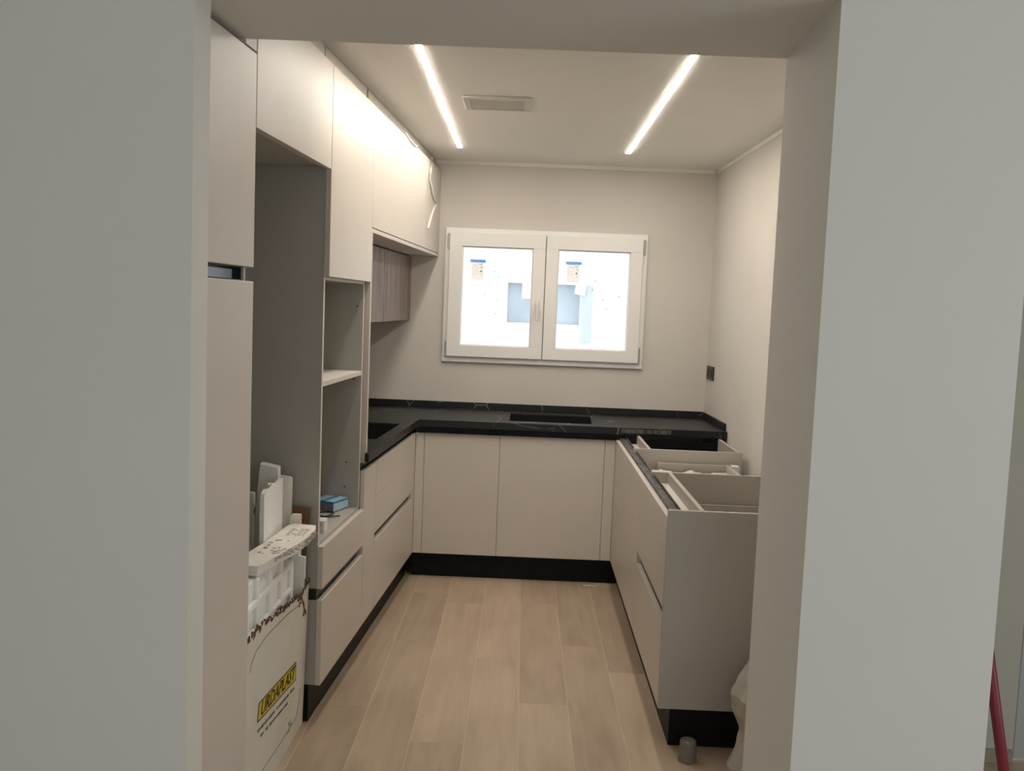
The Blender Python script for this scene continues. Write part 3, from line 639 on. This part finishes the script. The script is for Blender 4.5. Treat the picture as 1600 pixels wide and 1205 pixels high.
# moulded foam with pockets
bm = BM(); X1, X0 = .428, .392
ys = [-3.22, -3.195, -3.105, -3.08, -2.965, -2.93, -2.83, -2.80, -2.70, -2.664]; 
zs = [.40, .545, .565, .628, .652, .712]
for i in range(len(ys) - 1):
    for j in range(len(zs) - 1):
        pocket = (i % 2 == 1) and (j % 2 == 0)
        xx = X1 - (.011 if pocket else 0)
        dz = 0 if j < len(zs) - 2 else 0
        # the mould steps down towards the far end
        if zs[j] > .63 and ys[i] >= -2.81: continue
        box(bm, X0, xx, ys[i] + .0002, ys[i + 1] - .0002, zs[j] + .0002, zs[j + 1] - .0002)
bmesh.ops.remove_doubles(bm, verts=bm.verts, dist=.0006)
fm = foam('foam_moulding', 'moulded white polystyrene with rows of pockets, standing inside the carton front', bm, at=(.41, -2.9, .4), jit=.0)
bv = fm.modifiers.new('round', 'BEVEL'); bv.width = .005; bv.segments = 2; bv.limit_method = 'ANGLE'
bm = BM(); prism(bm, [(.396, -2.582, .20), (.396, -2.582, .672), (.405, -2.582, .678), (.421, -2.582, .677), (.425, -2.582, .641), (.447, -2.582, .638), (.447, -2.582, .56), (.435, -2.582, .535), (.430, -2.582, .20)], (0, .013, 0))
foam('foam_block', 'stepped polystyrene block at the right end of the torn carton', bm, at=(.42, -2.575, .2), jit=.0005, seed=8)
bm = BM(); prism(bm, [(.20, -2.632, .45), (.20, -2.632, .862), (.262, -2.632, .869), (.275, -2.632, .868), (.277, -2.632, .82), (.268, -2.632, .80), (.275, -2.632, .78), (.272, -2.632, .45)], (0, .025, 0))
foam('foam_sheet', 'narrow cream sliver of broken polystyrene, leftmost, beside the tall cupboard door', bm, FOAM2, at=(.24, -2.62, .45), seed=10)
bm = BM(); prism(bm, [(.30, -2.5205, .10), (.30, -2.5205, .805), (.449, -2.5205, .801), (.428, -2.5205, .53), (.425, -2.5205, .10)], (0, .003, 0))
tag(obj('cardboard_sheet', bm, CARDB, None, I4, at=(.4, -2.52, .1)), 'brown cardboard sheet behind the foam, against the tower side panel', 'cardboard')

# ------------------------------------------------------------------ small things on the tower's base board
zb = .6685
Bx = Matrix.Translation((.4375, -1.955, zb)) @ Matrix.Rotation(math.radians(-24), 4, 'Z')
Bx = Matrix.Translation((.400, -1.935, zb)) @ Matrix.Rotation(math.radians(-20), 4, 'Z')
t = thing('small_box', 'blue and white printed cardboard box in the lower tower opening', 'box', Bx)
w_, d_, h_ = .052, .060, .044
pb('box_body', t, BOXVIO, Bx, -w_, w_, -d_, d_, .003, .036)
pb('lid_band', t, BLUE1, Bx, -w_ - .0004, w_ + .0004, -d_ - .0004, d_ + .0004, .036, h_)
pb('end_panel', t, BLUE2, Bx, w_ + .0005, w_ + .001, -d_ + .002, d_ - .002, .005, .036)
pb('lid_top', t, BLUE2, Bx, (-w_, -.008, -d_, d_, h_, h_ + .0012), (.014, w_, -d_, d_, h_, h_ + .0012))
pb('lid_stripe', t, BLUE1, Bx, -.008, .014, -d_, d_, h_, h_ + .0012)
bm = BM(); rr = random.Random(4)
for k in range(16): x = -.044 + k * .0056; box(bm, x, x + .0025, -d_ - .0012, -d_ - .0004, .008, .030 + rr.uniform(-.006, .002))
for k in range(5): box(bm, -.044 + .012 * (k % 3), -.03 + .012 * (k % 3), -.045 + k * .018, -.040 + k * .018, h_ + .0013, h_ + .0017)
o = obj('box_print', bm, STEEL, t); o['kind'] = 'stuff'
t = thing('small_carton', 'little white carton on the tower base board, nearer than the blue box', 'box', I4, (.453, -2.32, zb))
pb('carton_body', t, WHITE_PLASTIC, I4, .425, .4635, -2.352, -2.290, zb, .714, bev=.0008)
pb('carton_mark', t, INK, I4, .4455, .4505, -2.3530, -2.3522, .700, .7045)
bm = BM(); pts = [(.405 + .030 * math.cos(a_) * (1 + .12 * math.sin(3 * a_)), -2.055 + .045 * math.sin(a_), zb + .003 + .004 * (k % 2)) for k, a_ in enumerate([i * .42 for i in range(31)])]
tube(bm, pts, .0026, 6); tag(obj('cable_coil', bm, DARKPLASTIC, None, I4, smooth=True, at=(.40, -2.05, zb)), 'small dark coil of cable beside the blue box in the tower', 'cable')
bm = BM(); tube(bm, [(.405, -2.12, zb + .004), (.45, -2.085, zb + .004), (.468, -2.072, zb + .0035)], .0028, 6); tag(obj('pencil', bm, DARKPLASTIC, None, I4, at=(.43, -2.1, zb)), 'thin dark pencil lying in front of the blue box', 'pencil')

# ------------------------------------------------------------------ film in the middle bay, cup, bag, pole, offcuts
bm = BM(); rr = random.Random(12); nx, ny = 22, 18; g = []
for i in range(nx):
    for j in range(ny):
        g.append(bm.verts.new((1.765 + .45 * i / (nx - 1), -1.776 + .59 * j / (ny - 1), .758 + rr.uniform(-.007, .009) + .006 * math.sin(i * .9 + j * .5))))
for i in range(nx - 1):
    for j in range(ny - 1): bm.faces.new((g[i * ny + j], g[(i + 1) * ny + j], g[(i + 1) * ny + j + 1], g[i * ny + j + 1]))
fo = tag(obj('plastic_film', bm, FILMW, None, I4, at=(2.0, -1.5, .75)), 'crumpled white plastic film lying in the middle bay of the open right unit', 'plastic film')
sm = fo.modifiers.new('thick', 'SOLIDIFY'); sm.thickness = .0008

bm = BM(); lathe(bm, [(.0005, .077), (.020, .0765), (.0265, .073), (.0285, .066), (.0312, .006), (.0325, .001), (.031, .001), (.0300, .006), (.0272, .064), (.025, .0705), (.0005, .073)], 1.8095, -2.665, 28)
tag(obj('plastic_cup', bm, CUPM, None, I4, smooth=True, at=(1.8095, -2.665, 0)), 'small cloudy plastic cup upside down on the floor beside the end of the right unit', 'cup')

bm = BM(); bmesh.ops.create_icosphere(bm, subdivisions=5, radius=1)
from mathutils import noise
prof = [(0, .135), (.05, .148), (.12, .120), (.17, .118), (.24, .148), (.30, .155), (.335, .132), (.36, .125), (.40, .10), (.46, .05), (.50, .02)]
def pr(z):
    for (a_, ra), (b_, rb) in zip(prof, prof[1:]):
        if a_ <= z <= b_: return ra + (rb - ra) * (z - a_) / (b_ - a_)
    return .02
for v_ in bm.verts:
    c = v_.co.copy(); z = (c.z * .5 + .5) ** .9 * .48; r_ = math.hypot(c.x, c.y); ang = math.atan2(c.y, c.x)
    rad = pr(z) * min(1.0, r_ * 2.2) 
    fold = noise.noise(Vector((math.cos(ang) * 1.7, math.sin(ang) * 1.7, z * 7))) * .045 + abs(noise.noise(Vector((math.cos(ang) * 4, math.sin(ang) * 4, z * 11 + 4)))) * .03
    rad = max(.004, rad * (1 + (fold - .012) * 4)) 
    v_.co = Vector((2.072 + rad * math.cos(ang), -2.80 + rad * math.sin(ang), max(.001, z)))
tag(obj('plastic_bag', bm, BAGM, None, I4, at=(2.07, -2.80, 0)), 'crumpled translucent plastic bag standing on the floor behind the column', 'bag')

t = thing('broom_handle', 'red broom handle leaning on the side of the column, at the lower right', 'handle', I4, (2.42, -3.70, 0))
p0 = Vector((2.436, -3.70, .012)); p1 = Vector((2.299, -3.70, .699)); dv = (p1 - p0)
dv = Vector((2.337 - 2.299, 0, .516 - .699)); dv.normalize()
B_ = Vector((2.337, -3.70, .516)); bot = B_ + dv * ((.516 - .0) / -dv.z) ; topp = B_ - dv * .46
bm = BM(); tube(bm, [bot + Vector((0, 0, .014)), B_, topp], .0125, 14); obj('pole', bm, RED, t, smooth=True)
bm = BM(); tube(bm, [topp, topp - dv * .02], .0135, 14); obj('end_cap', bm, RED, t)

bm = BM(); prism(bm, [(1.575, -.640, .001), (1.648, -.652, .001), (1.650, -.672, .001), (1.572, -.660, .001)], (0, 0, .004)); tag(obj('wood_offcut', bm, CHIP, None, I4, at=(1.61, -.65, 0)), 'thin pale wood offcut on the floor by the back kick board', 'offcut')
bm = BM(); rr = random.Random(5)
for k in range(120):
    x = rr.gauss(1.685, .03); y = -.60 - abs(rr.gauss(0, .035)); e = rr.uniform(.002, .007)
    prism(bm, [(x, y, .0008), (x + e * rr.uniform(.5, 2), y + e * rr.uniform(-.6, .6), .0008), (x + e * .3, y + e, .0008)], (0, 0, rr.uniform(.001, .004)))
tag(obj('wood_shavings', bm, CHIP, None, I4, at=(1.685, -.64, 0)), 'scatter of wood shavings in the back right corner of the floor', 'shavings', kind='stuff')
